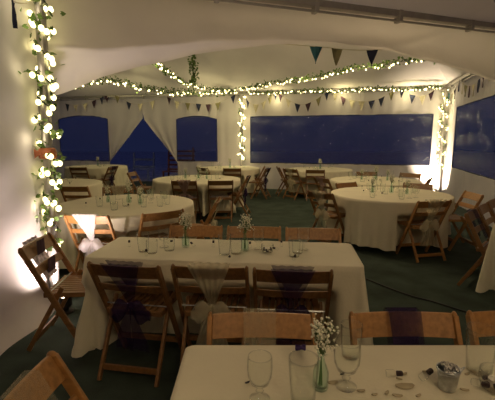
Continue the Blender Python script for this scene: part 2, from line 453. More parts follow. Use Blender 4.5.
# ------------------------------------------------------------------ fairy lights in ivy
bulb_me = {}
def bulb_mesh(r, m):
    k = (r, m)
    if k not in bulb_me:
        b = MB(); b.ball((0, 0, 0), r, 2 if r > .02 else 1, (1, 1, 1.15)); o = b.build('bulb', m, smooth=True)
        bulb_me[k] = o.data; bpy.data.objects.remove(o)
    return bulb_me[k]
def smooth_path(pts, step=.04):
    pts = [Vector(p) for p in pts]; out = []
    P = [pts[0] * 2 - pts[1]] + pts + [pts[-1] * 2 - pts[-2]]
    for i in range(1, len(P) - 2):
        n = max(2, int((P[i + 1] - P[i]).length / step))
        for k in range(n):
            t = k / n; a, b, c, d = P[i - 1], P[i], P[i + 1], P[i + 2]
            out.append(.5 * ((2 * b) + (c - a) * t + (2 * a - 5 * b + 4 * c - d) * t * t + (3 * b - a - 3 * c + d) * t ** 3))
    out.append(pts[-1]); return out
def leaf_shape(mb, c, size, rnd):
    d = Vector((rnd.uniform(-1, 1), rnd.uniform(-1, 1), rnd.uniform(-1, .6))).normalized(); u = d.orthogonal().normalized()
    u = (Matrix.Rotation(rnd.uniform(0, 6.28), 3, d) @ u); n = d.cross(u)
    pr = [(0, 0), (.35, .38), (.1, .5), (.55, .42), (1, 0), (.55, -.42), (.1, -.5), (.35, -.38)]
    vs = [c + d * (a * size) + u * (b * size) + n * (-.15 * size * abs(b)) for a, b in pr]
    mid = mb.bm.verts.new(c + d * size * .45 + n * size * .06)
    vv = [mb.bm.verts.new(v) for v in vs]
    for k in range(len(vv)): mb.bm.faces.new((mid, vv[k], vv[(k + 1) % len(vv)]))
def garland(pts, nb_, leaf, nleaf, r, label, spread=.05, bm='bulb', jitter=.05, coil=None, seed=0):
    rnd = random.Random(seed); path = smooth_path(pts)
    if coil:
        R, turns = coil; n = len(path); path2 = []
        for i in range(n * 4):
            t = i / (n * 4 - 1); q = path[min(n - 1, int(t * n))].copy(); z = pts[0][2] + (pts[-1][2] - pts[0][2]) * t
            a = t * turns * 2 * PI; path2.append(Vector((q.x + R * math.cos(a), q.y + R * math.sin(a), z)))
        path = path2
    root = empty('fairy_light_garland', path[0], 0, label, 'fairy lights', None)
    o = path[0]; rel = [p - o for p in path]
    w = [p + Vector((rnd.uniform(-1, 1), rnd.uniform(-1, 1), rnd.uniform(-1, 1))) * .006 for p in rel]
    b = MB(); b.tube(w, .005 + .002 * (r > .02), 4); b.build('cable', 'wire', root)
    b = MB()
    for k in range(nleaf):
        p = rel[rnd.randrange(len(rel))] + Vector((rnd.gauss(0, 1), rnd.gauss(0, 1), rnd.gauss(0, 1))) * spread * .6 + Vector((0, 0, spread * .35))
        leaf_shape(b, p, leaf * rnd.uniform(.6, 1.3), rnd)
    tag(b.build('ivy_foliage', 'leaf', root), kind=None)
    me = bulb_mesh(r, bm)
    for k in range(nb_):
        p = rel[int((k + rnd.random() * .8) / nb_ * len(rel)) % len(rel)] + Vector((rnd.uniform(-1, 1), rnd.uniform(-1, 1), rnd.uniform(-1, .4))) * jitter
        q = bpy.data.objects.new('bulb', me); C.objects.link(q); q.parent = root; q.location = p
    return root
def v3(p, z): return Vector((p.x, p.y, z))
nb2 = nb
A_pts = [v3(CB + UB * (5.80 - 5.5 * t) + nb * .36, 3.02 - .05 * math.sin(t * PI * 3) ** 2) for t in [i / 12 for i in range(13)]]
garland(A_pts, 78, .055, 640, .020, 'fairy light garland with ivy along the back eave, middle pole to right corner pole', seed=1)
garland([v3(PM + UB * .25 + nb * .15, 3.05), (-2.5, 12.15, 3.02), (-4.25, 12.2, 3.36), (-5.5, 12.4, 3.22), (-7.2, 12.6, 3.05)], 92, .06, 1000, .021,
        'fairy light garland with ivy running left from the middle pole above the doorway', spread=.09, jitter=.09, seed=2)
garland([v3(PM + nb * .35 + UB * .1, 3.06), (-.62, 11.8, 3.02), (-1.51, 10.45, 3.0), (-1.61, 9.28, 2.98), (-1.69, 8.23, 3.0), (-1.77, 7.5, 3.04), (-1.85, 5.6, 3.12)], 64, .05, 480, .017,
        'fairy light garland with ivy from the middle pole towards the near left pole', jitter=.06, seed=3)
garland([v3(PM + nb * .65 - UB * .12, 3.06), (.58, 10.26, 3.0), (1.24, 9.43, 2.99), (1.86, 8.6, 2.99), (2.1, 7.95, 2.99), (2.54, 7.69, 2.99), (2.85, 7.3, 3.0), (3.3, 6.9, 3.02), (3.8, 6.2, 3.08)], 90, .05, 780, .016,
        'fairy light garland with ivy strung diagonally across the roof to the right side', jitter=.06, seed=4)
garland([v3(PM, 2.95), v3(PM, .95)], 60, .05, 160, .022, 'fairy lights and ivy wound round the middle back pole', coil=(.075, 6), jitter=.04, seed=5)
garland([v3(PC, 2.98), v3(PC, .8)], 66, .05, 170, .02, 'fairy lights and ivy wound round the right back corner pole', coil=(.08, 6), jitter=.05, seed=6)
garland([v3(PL, 2.98) + Vector((LEAN, 0, 0)), v3(PL, .55) + Vector((LEAN * .18, 0, 0))], 98, .058, 300, .024, 'fairy lights and ivy wound round the near left pole', coil=(.055, 11), jitter=.055, spread=.07, bm='bulb_near', seed=7)
# dark ivy rope hanging in the middle
b = MB(); rnd = random.Random(3)
for k in range(170): leaf_shape(b, Vector((rnd.gauss(0, .05), rnd.gauss(0, .05), rnd.uniform(.0, .78))), .07, rnd)
b.tube([(0, 0, 0), (.01, 0, .4), (0, 0, .84)], .008, 5)
iv = b.build('ivy_strand', 'leaf', loc=(-1.46, 10.75, 3.06)); tag(iv, 'dark ivy strand hanging from the roof onto the light garland', 'ivy')

# ------------------------------------------------------------------ bunting
FL = {}
def flag_mesh(m, w=.15, h=.20):
    k = (m, w, h)
    if k not in FL:
        b = MB(); n = 5
        def f(u, v): return ((u - .5) * w * (1 - v * .97), .012 * math.sin(u * 5 + v * 3), -h * v)
        b.grid(f, n, n); o = b.build('flag', m, solid=.003)
        FL[k] = o
        o.hide_render = False
    return FL[k]
protos = []
def bunting(pts, flags, label, small=False):
    """pts: cord points; flags: list of (index along cord 0..1, material)"""
    path = smooth_path(pts, .03); root = empty('bunting', path[0], 0, label, 'bunting', 'triangular flag bunting')
    rel = [p - path[0] for p in path]
    b = MB(); b.tube(rel, .004, 4); b.build('cord', 'cream', root)
    L = [0]
    for a, c in zip(rel, rel[1:]): L.append(L[-1] + (c - a).length)
    for t, m in flags:
        d = t * L[-1]; i = next((k for k in range(len(L)) if L[k] >= d), len(L) - 1); i = max(1, min(i, len(L) - 2))
        tv = (rel[i + 1] - rel[i - 1]).normalized(); p = rel[i]
        b = MB(); w, h = (.15, .19) if small else (.185, .25)
        def f(u, v):
            q = p + tv * ((u - .5) * w * (1 - v * .96)); n = Vector((tv.y, -tv.x, 0))
            return q + Vector((0, 0, -h * v)) + n * (.014 * math.sin(u * 4 + v * 3 + t * 30))
        b.grid(f, 4, 4); b.build('flag', m, root, solid=.004)
    return root
cyc = ['navy', 'cream', 'plum', 'olive', 'navy', 'cream', 'plum']
def bw(w, z, o=.13):
    z = 3.07 if z >= 2.96 else 3.07 - (3.07 - z) * 1.22
    return v3(CB + UB * w + nb * o, z)
bunting([bw(6.0, 2.98), bw(5.8, 2.8), bw(5.45, 2.76), bw(4.94, 2.98)], [(.2, 'navy'), (.42, 'cream'), (.62, 'cream'), (.8, 'olive'), (.97, 'navy')], 'bunting swag on the back wall just right of the middle pole')
bunting([bw(4.94, 2.99), bw(4.6, 2.86), bw(4.2, 2.72), bw(3.8, 2.8), bw(3.3, 3.0)], [(.08, 'plum'), (.24, 'cream'), (.4, 'navy'), (.58, 'plum'), (.76, 'olive'), (.92, 'navy')], 'bunting swag over the left half of the long back window')
bunting([bw(3.3, 3.0), bw(2.9, 2.86), bw(2.4, 2.76), bw(1.9, 2.82), bw(1.39, 3.0)], [(.07, 'cream'), (.2, 'plum'), (.33, 'cream'), (.46, 'cream'), (.6, 'navy'), (.74, 'navy'), (.88, 'olive')], 'bunting swag over the right half of the long back window')
bunting([bw(1.39, 3.0), bw(1.05, 2.9), bw(.7, 2.86), bw(.3, 2.99)], [(.06, 'navy'), (.34, 'navy'), (.56, 'cream'), (.76, 'plum')], 'bunting swag beside the right corner pole')
bunting([bw(8.7, 3.0), bw(8.3, 2.88), bw(7.6, 2.8), bw(6.9, 2.8), bw(6.1, 3.0)], [(.06, 'plum'), (.17, 'cream'), (.32, 'olive'), (.45, 'navy'), (.57, 'plum'), (.7, 'olive'), (.9, 'navy')], 'bunting swag over the small window left of the middle pole')
bunting([bw(11.0, 3.1), bw(10.5, 2.96), bw(9.9, 2.84), bw(9.2, 2.88), bw(8.75, 3.0)], [(.04, 'plum'), (.22, 'olive'), (.42, 'navy'), (.6, 'cream'), (.8, 'cream')], 'bunting swag over the doorway')
bunting([bw(13.3, 3.1), bw(12.6, 2.9), bw(12.2, 2.84), bw(11.6, 2.9), bw(11.0, 3.1)], [(.14, 'cream'), (.35, 'navy'), (.5, 'cream'), (.66, 'cream'), (.82, 'plum'), (.96, 'navy')], 'bunting swag over the far left window')
def rw(w, z, o=.14): return v3(CB + URr * w + ir * o, z)
bunting([rw(.3, 2.95), rw(.9, 2.76), rw(1.64, 3.0)], [(.2, 'teal'), (.45, 'cream'), (.7, 'plum'), (.97, 'navy')], 'bunting swag on the right wall beside the corner pole')
bunting([rw(1.64, 3.0), rw(2.3, 2.8), rw(2.9, 2.74), rw(3.6, 2.85), rw(4.3, 3.0)], [(.12, 'cream'), (.24, 'olive'), (.36, 'plum'), (.48, 'cream'), (.6, 'navy'), (.72, 'plum'), (.86, 'cream')], 'bunting swag on the right wall over its clear window')
def aw(s, z, o=.16): return v3(LP + UA * s + NA_ * o, z)
bunting([aw(2.2, 2.66), aw(2.6, 2.66), aw(3.05, 2.66), aw(3.5, 2.66), aw(4.2, 2.72)], [(.36, 'teal'), (.5, 'olive'), (.76, 'navy')], 'row of dark flags hanging behind the top of the arched opening', True)
bunting([(-1.80, 3.35, 2.69), (-1.72, 3.0, 2.60), (-1.62, 2.65, 2.64)], [(.45, 'navy')], 'short string with one black flag on the near left wall', True)

# ------------------------------------------------------------------ folding chairs
def make_chair(pale=False):
    m = 'wood_pale' if pale else 'wood'
    root = empty('folding_chair', (0, 0, 0))
    def ly(z): return -.24 + .42 * (.82 - z) / .82
    for sx in (-1, 1):
        b = MB(); b.bar((sx * .234, ly(0), 0.003), (sx * .234, ly(.80), .80), .022, .042, (1, 0, 0))
        b.ball((sx * .234, ly(.80), .80), .0211, 2, (.52, 1, 1.1))
        b.build('leg', m, root, bevel=.004)
        b = MB(); b.bar((sx * .203, -.255, 0.003), (sx * .203, .03, .50), .022, .034, (1, 0, 0)); b.build('leg', m, root, bevel=.004)
    def rail(z0, z1, name, bow=.018, th=.014):
        b = MB(); n = 12
        for face in (0,):
            pr = []
            for i in range(n + 1):
                u = i / n; x = (u - .5) * .446; c = -bow * 4 * u * (1 - u)
                pr.append([b.bm.verts.new((x, ly(z) + c + o, z)) for z, o in ((z0, -th / 2), (z1, -th / 2), (z1, th / 2), (z0, th / 2))])
            for p, q in zip(pr, pr[1:]):
                for k in range(4): b.bm.faces.new((p[k], p[(k + 1) % 4], q[(k + 1) % 4], q[k]))
            b.bm.faces.new(pr[0]); b.bm.faces.new(pr[-1][::-1])
        return b.build(name, m, root, bevel=.003)
    rail(.715, .81, 'top_rail'); rail(.595, .65, 'lower_rail')
    b = MB()
    for k in range(9):
        x = -.168 + k * .042; b.box((x, .07, .447), (.031, .36, .014))
    for y in (-.10, .235): b.box((0, y, .433), (.385, .034, .03))
    for sx in (-1, 1): b.box((sx * .190, .07, .437), (.018, .37, .036))
    b.build('seat', m, root, bevel=.002)
    b = MB(); b.bar((-.198, -.21, .08), (.198, -.21, .08), .016, .04, (0, 1, 0)); b.build('stretcher', m, root, bevel=.002)
    b = MB(); b.bar((-.228, ly(.14), .14), (.228, ly(.14), .14), .016, .04, (0, 1, 0)); b.build('stretcher', m, root, bevel=.002)
    b = MB(); b.tube([(-.230, ly(.47), .47), (.230, ly(.47), .47)], .005, 6); b.build('pivot_rod', 'steel', root)
    reg(root); return root
chair0 = make_chair(); chair1 = make_chair(True)
first = {0: True, 1: True}
CH = []      # every chair: origin, direction

# organza sashes in the chair's own frame
def sash(mat_, frame, label, kind='V', seed=0):
    rnd = random.Random(seed); root = empty('chair_sash', frame[0], frame[1], label, 'chair sash')
    def ly(z): return -.24 + .42 * (.82 - z) / .82
    if kind == 'front':
        b = MB()
        def f(u, v):
            z = .825 - .30 * v; return ((u - .5) * .24 * (1 - .15 * v), ly(z) - .038 - .006 * math.sin(u * 24), z)
        b.grid(f, 22, 14); b.build('band', 'print_', root, smooth=True)
        for zz in (.764, .622):
            b = MB(); b.grid(lambda u, v: (-.07 + .14 * u, ly(zz) + .016 + .003 * math.sin(u * 20), zz - .055 + .11 * v), 14, 3); b.build('loop', 'plum', root, smooth=True)
        return root
    if kind == 'band':       # broad band over the top rail, hanging straight
        cx, w = seed * .01, .15
        b = MB()
        def f(u, v):
            a = (u - .5) * w * (1 - .25 * abs(v - .45)); pl = .004 * math.sin(u * 26)
            if v < .45: z = .82 - (.45 - v) * .62; y = ly(z) - .036 - pl
            elif v < .55: z = .828; y = ly(.81) - .036 + (v - .45) * .72
            else: z = .82 - (v - .55) * .62; y = ly(z) + .034 + pl
            return (cx + a, y, z)
        b.grid(f, 18, 30); b.build('band', mat_, root, smooth=True)
        return root
    zk = .50; w0 = .23 if kind == 'V' else .2
    for side in (-1, 1):
        b = MB()
        def f(u, v):
            w = w0 * (1 - v) ** 1.1 + .035; z = .825 - (.825 - zk) * v
            y = (ly(z) - .035 - .03 * v) if side < 0 else ly(.82 - .2 * v) + .025
            if side > 0: z = .825 - .24 * v
            pl = .007 * math.sin(u * 30 + 2 * v)
            return ((u - .5) * w, y + pl - (.02 if v < .04 and side < 0 else 0) * 0, z + (.005 if v < .04 else 0))
        b.grid(f, 22, 12); b.build('band', mat_, root, smooth=True)
    yk = ly(zk) - .075
    b = MB(); b.ball((0, yk, zk), .026, 2, (1, .8, 1)); b.build('knot', mat_, root, smooth=True)
    for sx in (-1, 1):       # crumpled bow loops
        b = MB()
        def f(u, v):
            a = u * 2 * PI; r = .012 + .062 * math.sin(min(1, v * 1.15) * PI * .9) * (1 + .25 * math.sin(3 * a + seed))
            x = sx * (.01 + .13 * v); return (x, yk - .01 - .018 * math.sin(v * 3) + r * .45 * math.cos(a), zk - .055 * v + r * math.sin(a))
        b.grid(f, 18, 10); b.build('bow_loop', mat_, root, smooth=True)
    for sx in (-1, 1):       # tails
        L = .30 if kind == 'V' else .22
        b = MB()
        def f(u, v):
            w = .03 + .10 * v ** .8; return (sx * (.015 + .045 * v) + (u - .5) * w, yk - .012 - .012 * math.sin(v * 5 + sx) + .008 * math.sin(u * 16 + v * 3), zk - L * v - .02 * u)
        b.grid(f, 14, 12); b.build('tail', mat_, root, smooth=True)
    return root

SM = {'v': 'veil', 'c': 'cream_sheer', 'p': 'purple_sheer', 'w': 'white_sheer', 'k': 'pink_sheer'}
SN = {'c': 'cream', 'p': 'purple', 'w': 'white', 'k': 'pink'}
def chair(x, y, az, label, pale=0, sh=None, kind='V', slabel=None, group=None, seed=1):
    """x, y: where the top of the back is; az: the way the seat faces, degrees clockwise from straight ahead"""
    a = math.radians(az); d = Vector((math.sin(a), math.cos(a)))
    o = Vector((x, y)) + d * .235; src = (chair0, chair1)[pale]
    if first[pale]: c = src; first[pale] = False
    else: c = copy_tree(src)
    c.location = (o.x, o.y, 0.002); c.rotation_euler = (0, 0, -a)
    tag(c, label, 'chair', group or 'folding chairs round the tables')
    CH.append((o, d))
    if sh: sash(SM[sh], ((o.x, o.y, 0.002), -a), slabel, kind, seed)
    return c
G1 = 'folding chairs at the long middle table'; G2 = 'folding chairs at the foreground table'; G3 = 'folding chairs at the round tables'; G4 = 'folding chairs at the right edge'
chair(-.79, 2.34, 10, 'wooden folding chair with a purple sash, left of the three at the middle table front', 0, 'p', 'V', 'purple organza sash with bow on the left chair of the middle table front', G1, 2)
chair(-.24, 2.31, 5, 'wooden folding chair with a cream sash, centre of the three at the middle table front', 0, 'c', 'V', 'cream organza sash with puffed bow on the centre chair of the middle table front', G1, 3)
chair(.275, 2.245, 5, 'wooden folding chair with a purple sash, right of the three at the middle table front', 0, 'p', 'V', 'purple organza sash on the right chair of the middle table front', G1, 4)
chair(-.47, 3.46, 184, 'wooden folding chair behind the middle table, behind the left green vase', 1, group=G1)
chair(.06, 3.42, 184, 'wooden folding chair behind the middle table, behind the goblet and tea light', 1, group=G1)
chair(.585, 3.36, 184, 'wooden folding chair behind the right end of the middle table', 1, group=G1)
chair(-1.665, 2.93, 86, 'dark wooden folding chair by the left wall at the end of the middle table', 0, 'w', 'front', 'printed white ribbon sash on the dark chair by the left wall', G1)
chair(.065, 1.65, 181, 'wooden folding chair with a sheer cream band behind the foreground flower vase', 1, 'v', 'band', 'sheer cream band over the left chair behind the foreground table', G2, 1)
chair(.71, 1.66, 180, 'wooden folding chair with a purple band, behind the middle of the foreground table', 1, 'p', 'band', 'purple organza band over the chair behind the foreground table', G2, 0)
chair(1.255, 1.67, 180, 'wooden folding chair cut off by the right edge behind the foreground table', 1, group=G2)
chair(-.725, 1.09, 88, 'wooden folding chair at the bottom left corner, back towards us', 1, 'v', 'band', 'sheer cream band on the bottom left corner chair', G2, -3)
# near left round table
chair(-1.68, 3.93, 6, 'pale wooden folding chair with a white sash, brightly lit beside the left pole', 1, 'w', 'V', 'white organza sash on the brightly lit chair by the left pole', G3, 5)
chair(-.92, 4.15, -36, 'wooden folding chair at the front right of the near left round table', 1, group=G3)
chair(-.38, 4.95, -88, 'wooden folding chair seen side on, right of the near left round table', 1, 'c', 'V', 'cream organza sash hanging off the side-on chair right of the near left round table', G3, 6)
chair(-2.15, 6.35, 165, 'wooden folding chair on the far side of the near left round table', 0, 'c', 'V', 'cream sash on the chair beyond the near left round table', G3, 7)
chair(-2.92, 6.42, 4, 'wooden folding chair with a broad rail right beside the left pole, back towards us', 1, group=G3)
# left middle round table
chair(-1.215, 7.30, 4, 'dark wooden folding chair at the left of the middle left round table front', 0, 'k', 'V', 'pale pink sash on the left front chair of the middle left round table', G3, 8)
chair(-.515, 7.34, -4, 'dark wooden folding chair at the right of the middle left round table front', 0, group=G3)
chair(.02, 8.1, -84, 'dark wooden folding chair with a purple sash, right side of the middle left round table', 0, 'p', 'V', 'purple sash on the right side chair of the middle left round table', G3, 9)
chair(-2.80, 9.25, 95, 'wooden folding chair leaning sideways in front of the dark doorway', 0, group=G3)
chair(-3.86, 11.1, -78, 'wooden folding chair with a cream and purple sash left of the dark doorway', 0, 'p', 'V', 'purple sash on the chair left of the dark doorway', G3, 10)
chair(-4.78, 10.85, 2, 'wooden folding chair under the far left window, back towards us', 0, group=G3)
# back centre
chair(-.42, 10.45, 2, 'dark wooden folding chair in front of the middle back pole', 0, group=G3)
chair(-1.27, 10.70, 44, 'dark wooden folding chair behind the middle left round table', 0, group=G3)
chair(.50, 11.2, -86, 'wooden folding chair side on, right of the table at the middle back pole', 0, group=G3)
chair(.56, 10.40, -72, 'wooden folding chair side on, nearest the green aisle on its left side', 0, 'p', 'V', 'purple sash low on the chair at the left of the green aisle', G3, 11)
chair(.86, 10.95, 86, 'wooden folding chair side on, across the green aisle on its right side', 0, group=G3)
chair(1.12, 10.22, 48, 'wooden folding chair turned half away at the right of the green aisle', 0, 'c', 'V', 'cream sash on the half turned chair right of the green aisle', G3, 12)
chair(1.75, 9.93, 10, 'wooden folding chair with back to us at the far table beyond the aisle', 0, group=G3)
chair(2.90, 9.35, 192, 'wooden folding chair beyond the far right round table, only its rail showing', 0, group=G3)
# right round tables
chair(1.50, 7.85, 66, 'wooden folding chair with a pink sash, left of the far right round table', 0, 'k', 'V', 'pink sash on the chair left of the far right round table', G3, 13)
chair(1.08, 5.70, 52, 'wooden folding chair with a cream sash, left of the near right round table', 0, 'c', 'V', 'cream sash on the chair left of the near right round table', G3, 14)
chair(1.79, 6.98, 150, 'wooden folding chair with a plain rail between the two right round tables', 0, group=G3)
chair(3.80, 8.95, 226, 'small wooden folding chair at the far side of the far right round table', 0, group=G3)
chair(3.70, 7.75, -58, 'wooden folding chair below the bright right corner pole, tilted towards the table', 0, group=G3)
chair(3.05, 6.85, 215, 'wooden folding chair on the far right of the near right round table', 0, group=G3)
chair(2.42, 4.90, -12, 'wooden folding chair with a round cream bow, front of the near right round table', 1, 'c', 'V', 'cream sash with a round puffed bow on the chair before the near right round table', G3, 15)
chair(3.34, 5.62, -88, 'wooden folding chair seen side on, right of the near right round table', 1, group=G3)
chair(2.48, 4.19, 133, 'dark wooden folding chair with a purple sash, nearest of the row at the right edge', 0, 'p', 'band', 'purple sash over the nearest chair of the row at the right edge', G4, 0)
chair(2.83, 4.57, 133, 'dark wooden folding chair, middle of the row at the right edge', 0, group=G4)
chair(3.18, 4.95, 133, 'dark wooden folding chair, farthest of the row at the right edge', 0, group=G4)

# ------------------------------------------------------------------ tables and cloths
def push(P, outn):
    """keep the hanging cloth clear of chairs tucked under it"""
    if P.z > .69: return P
    for o, d in CH:
        r = Vector((P.x, P.y)) - o
        if r.length > .62: continue
        if d.dot(Vector((outn.x, outn.y))) > -.05: continue
        s = Vector((d.y, -d.x)); lx = r.dot(s); l_y = r.dot(d)
        front = .262 if P.z < .52 else (-.24 + .42 * (.82 - P.z) / .82 + .045)
        if P.z < .52: front = .275
        elif P.z < .60: front = .262 * (.60 - P.z) / .08 + front * (P.z - .52) / .08
        k = 1 if abs(lx) < .255 else max(0, 1 - (abs(lx) - .255) / .07)
        if k > 0 and l_y < front:
            P = P + Vector((d.x, d.y, 0)) * (front - l_y) * k
    return P
def cloth(per, center, hem, label, group, folds=1., fall=.05, seed=0, ntop=5, rest=None):
    """per: list of (point, outward normal, arclength) round the table edge"""
    rnd = random.Random(seed); mb = MB(); o = Vector((center[0], center[1], 0)); rings = []
    for k in range(ntop + 1):
        t = 1 - k / (ntop + 1)
        rings.append([Vector((center[0] + (p.x - center[0]) * (1 - t), center[1] + (p.y - center[1]) * (1 - t), .752)) for p, n, s in per] if k else None)
    rings = [r for r in rings if r]
    rings = []
    for t in (.25, .5, .75, .92, .985):
        rings.append([Vector((center[0] + (p.x - center[0]) * t, center[1] + (p.y - center[1]) * t, .752 + .0012 * math.sin(p.x * 30 * t + p.y * 17 * t))) for p, n, s in per])
    ph = rnd.uniform(0, 6); nz = 16
    for k in range(nz + 1):
        v = k / nz; ring = []
        for p, n, s in per:
            z = .748 - (.748 - hem) * v - (.010 * math.sin(s * 6 + ph)) * v - min(.05, n.z * .6) * v
            a = v ** 1.1 * folds * (.034 * math.sin(s * 21 + ph + 1.5 * math.sin(s * 2.7)) + .022 * math.sin(s * 37 + 2 * math.sin(s * 3 + ph)))
            out = .006 + fall * v + a + (n.z * v)       # n.z carries extra flare at corners
            P = Vector((p.x + n.x * out, p.y + n.y * out, z)); ring.append(push(P, n))
        rings.append(ring)
    vs = [[mb.bm.verts.new(p - o) for p in r] for r in rings]
    mb.bm.faces.new(vs[0])
    N = len(per)
    for a, b in zip(vs, vs[1:]):
        for k in range(N): mb.bm.faces.new((a[k], a[(k + 1) % N], b[(k + 1) % N], b[k]))
    c = mb.build('tablecloth', 'cloth', smooth=True, loc=(center[0], center[1], 0))
    return tag(c, label, 'tablecloth', group)
def round_per(cx, cy, r, n=220):
    return [(Vector((cx + r * math.cos(2 * PI * k / n), cy + r * math.sin(2 * PI * k / n), 0)), Vector((math.cos(2 * PI * k / n), math.sin(2 * PI * k / n), 0)), 2 * PI * r * k / n) for k in range(n)]
def rect_per(cx, cy, L, W, rz, n=64, cr=.03, flare=.07):
    pts = []; ca, sa = math.cos(rz), math.sin(rz); hl, hw = L / 2 - cr, W / 2 - cr; s = 0
    segs = [((hl, -hw), (hl, hw), 0), ((hl, hw), (-hl, hw), 90), ((-hl, hw), (-hl, -hw), 180), ((-hl, -hw), (hl, -hw), 270)]
    for (a, b, ang) in segs:
        ln = math.hypot(b[0] - a[0], b[1] - a[1]); m = max(4, int(ln / .028)); na = math.radians(ang)
        for k in range(m):
            t = k / m; x = a[0] + (b[0] - a[0]) * t + cr * math.cos(na); y = a[1] + (b[1] - a[1]) * t + cr * math.sin(na)
            pts.append((x, y, na, s + ln * t, 0))
        s += ln
        for k in range(9):
            t = k / 9; aa = na + t * PI / 2; pts.append((b[0] + cr * math.cos(aa), b[1] + cr * math.sin(aa), aa, s, flare * math.sin(t * PI))); s += .008
    return [(Vector((cx + x * ca - y * sa, cy + x * sa + y * ca, 0)), Vector((math.cos(a + rz), math.sin(a + rz), fl)), s) for x, y, a, s, fl in pts]
def table_round(cx, cy, r, clabel, tlabel, hem=.10, seed=0):
    t = empty('round_table', (cx, cy, 0), 0, tlabel, 'table', 'round tables')
    b = MB(); b.lathe([(0, .715), (r - .03, .715), (r - .01, .722), (r - .01, .74), (0, .744)], 48); b.build('tabletop', 'board', t)
    for k in range(4):
        a = PI / 4 + k * PI / 2; b = MB(); b.bar((.10 * math.cos(a), .10 * math.sin(a), .714), (.26 * math.cos(a), .26 * math.sin(a), .003), .03, .03); b.build('leg', 'alu', t)
    cloth(round_per(cx, cy, r), (cx, cy), hem, clabel, 'round white tablecloths', seed=seed)
def table_rect(cx, cy, L, W, rz, clabel, tlabel, hem=.08, seed=0, flare=.07, folds=.6, fall=.03, legs=()):
    t = empty('trestle_table', (cx, cy, 0), rz, tlabel, 'table', 'long tables')
    b = MB(); b.box((0, 0, .73), (L - .02, W - .02, .028)); b.build('tabletop', 'board', t)
    for lx, l_y in legs:
        b = MB(); b.bar((lx, l_y, .714), (lx, l_y, .003), .026, .026); b.build('leg', 'alu', t)
    cloth(rect_per(cx, cy, L, W, rz, flare=flare), (cx, cy), hem, clabel, 'long white tablecloths', folds=folds, fall=fall, seed=seed)
table_rect(-.17, 2.89, 1.98, .60, math.radians(-6.2), 'long white cloth over the middle table behind three wooden chairs', 'long middle table hidden under its white cloth', .08, 1, .12, legs=((-.90, 0), (.92, 0)))
table_rect(.70, 1.11, 1.90, .76, 0, 'long white cloth filling the foreground, nearest to us', 'foreground table under its white cloth', .10, 2, legs=((-.80, -.06), (-.80, -.28), (.80, -.06), (.80, -.28)))
kx, ky = 2.46, 3.77; ld = Vector((.715, .70)); wd = Vector((.70, -.715))
cc = Vector((kx, ky)) + ld * .82 + wd * .31
table_rect(cc.x, cc.y, 1.64, .62, math.atan2(ld.y, ld.x), 'white cloth corner hanging at the right edge beside a row of chairs', 'table at the right edge under its white cloth', .10, 3, .10, legs=((-.6, -.08), (-.6, -.25), (.6, -.08), (.6, -.25)))
RT = [(-1.62, 5.08, .88, 'near left'), (-1.09, 8.30, .93, 'middle left'), (-3.80, 7.45, .91, 'far left, beside the near pole'), (-4.75, 12.15, .91, 'far left, under the left window'),
      (-.55, 11.45, .91, 'at the middle back pole'), (2.05, 11.0, .91, 'under the long back window'), (2.25, 6.03, .90, 'near right'), (2.66, 8.02, .90, 'far right')]
for i, (x, y, r, n) in enumerate(RT):
    table_round(x, y, r, 'round white tablecloth falling in folds, table ' + n, 'round table under a white cloth, ' + n, .10 if i != 6 else .09, 10 + i)

# ------------------------------------------------------------------ glassware and favours
TZ = .7555
PRO = {}
def reg_copy(kind, loc, rz, label, sc=1., cat='glass', group=None):
    p = PRO[kind]
    if not p[1]: p[1] = True; c = p[0]
    else: c = copy_tree(p[0])
    c.location = loc; c.rotation_euler = (0, 0, rz); c.scale = (sc, sc, sc)
    return tag(c, label, cat, group)
def mk(kind, builder): o = builder(); reg(o); PRO[kind] = [o, False]
def glass_shape(prof, seg=20, th=.0022):
    """outer profile bottom to top, returned inside"""
    inner = [(max(0, r - th), z if i else z + .006) for i, (r, z) in enumerate(prof)][::-1]
    b = MB(); b.lathe([(0, prof[0][1])] + prof + inner[:-1] + [(0, inner[-1][1] if len(inner) else .01)], seg); return b
mk('tumbler', lambda: glass_shape([(.030, 0), (.034, .005), (.038, .06), (.042, .12), (.0425, .135)]).build('tumbler', 'glass', smooth=True))
mk('stem', lambda: (lambda b: b.build('goblet', 'glass', smooth=True))(MB().lathe([(0, .002), (.036, .0), (.037, .003), (.016, .010), (.009, .018), (.009, .026), (.015, .032), (.009, .038), (.013, .048), (.032, .062), (.043, .09), (.0455, .12), (.044, .155), (.0425, .165), (.0405, .165), (.042, .155), (.0435, .12), (.041, .092), (.030, .066), (0, .054)], 20)))
mk('rocks', lambda: glass_shape([(.034, 0), (.038, .005), (.042, .05), (.043, .085), (.0415, .10)]).build('tumbler', 'glass', smooth=True))
def favour():
    root = empty('favour_bottle', (0, 0, 0))
    b = MB(); b.lathe([(0, 0), (.011, 0), (.012, .004), (.012, .022), (.006, .03), (.006, .034), (0, .034)], 10); b.build('bottle', 'glass', root, smooth=True)
    b = MB(); b.lathe([(0, .033), (.0085, .033), (.0085, .048), (.007, .051), (0, .051)], 10); b.build('cap', 'cap', root)
    return root
mk('favour', favour)
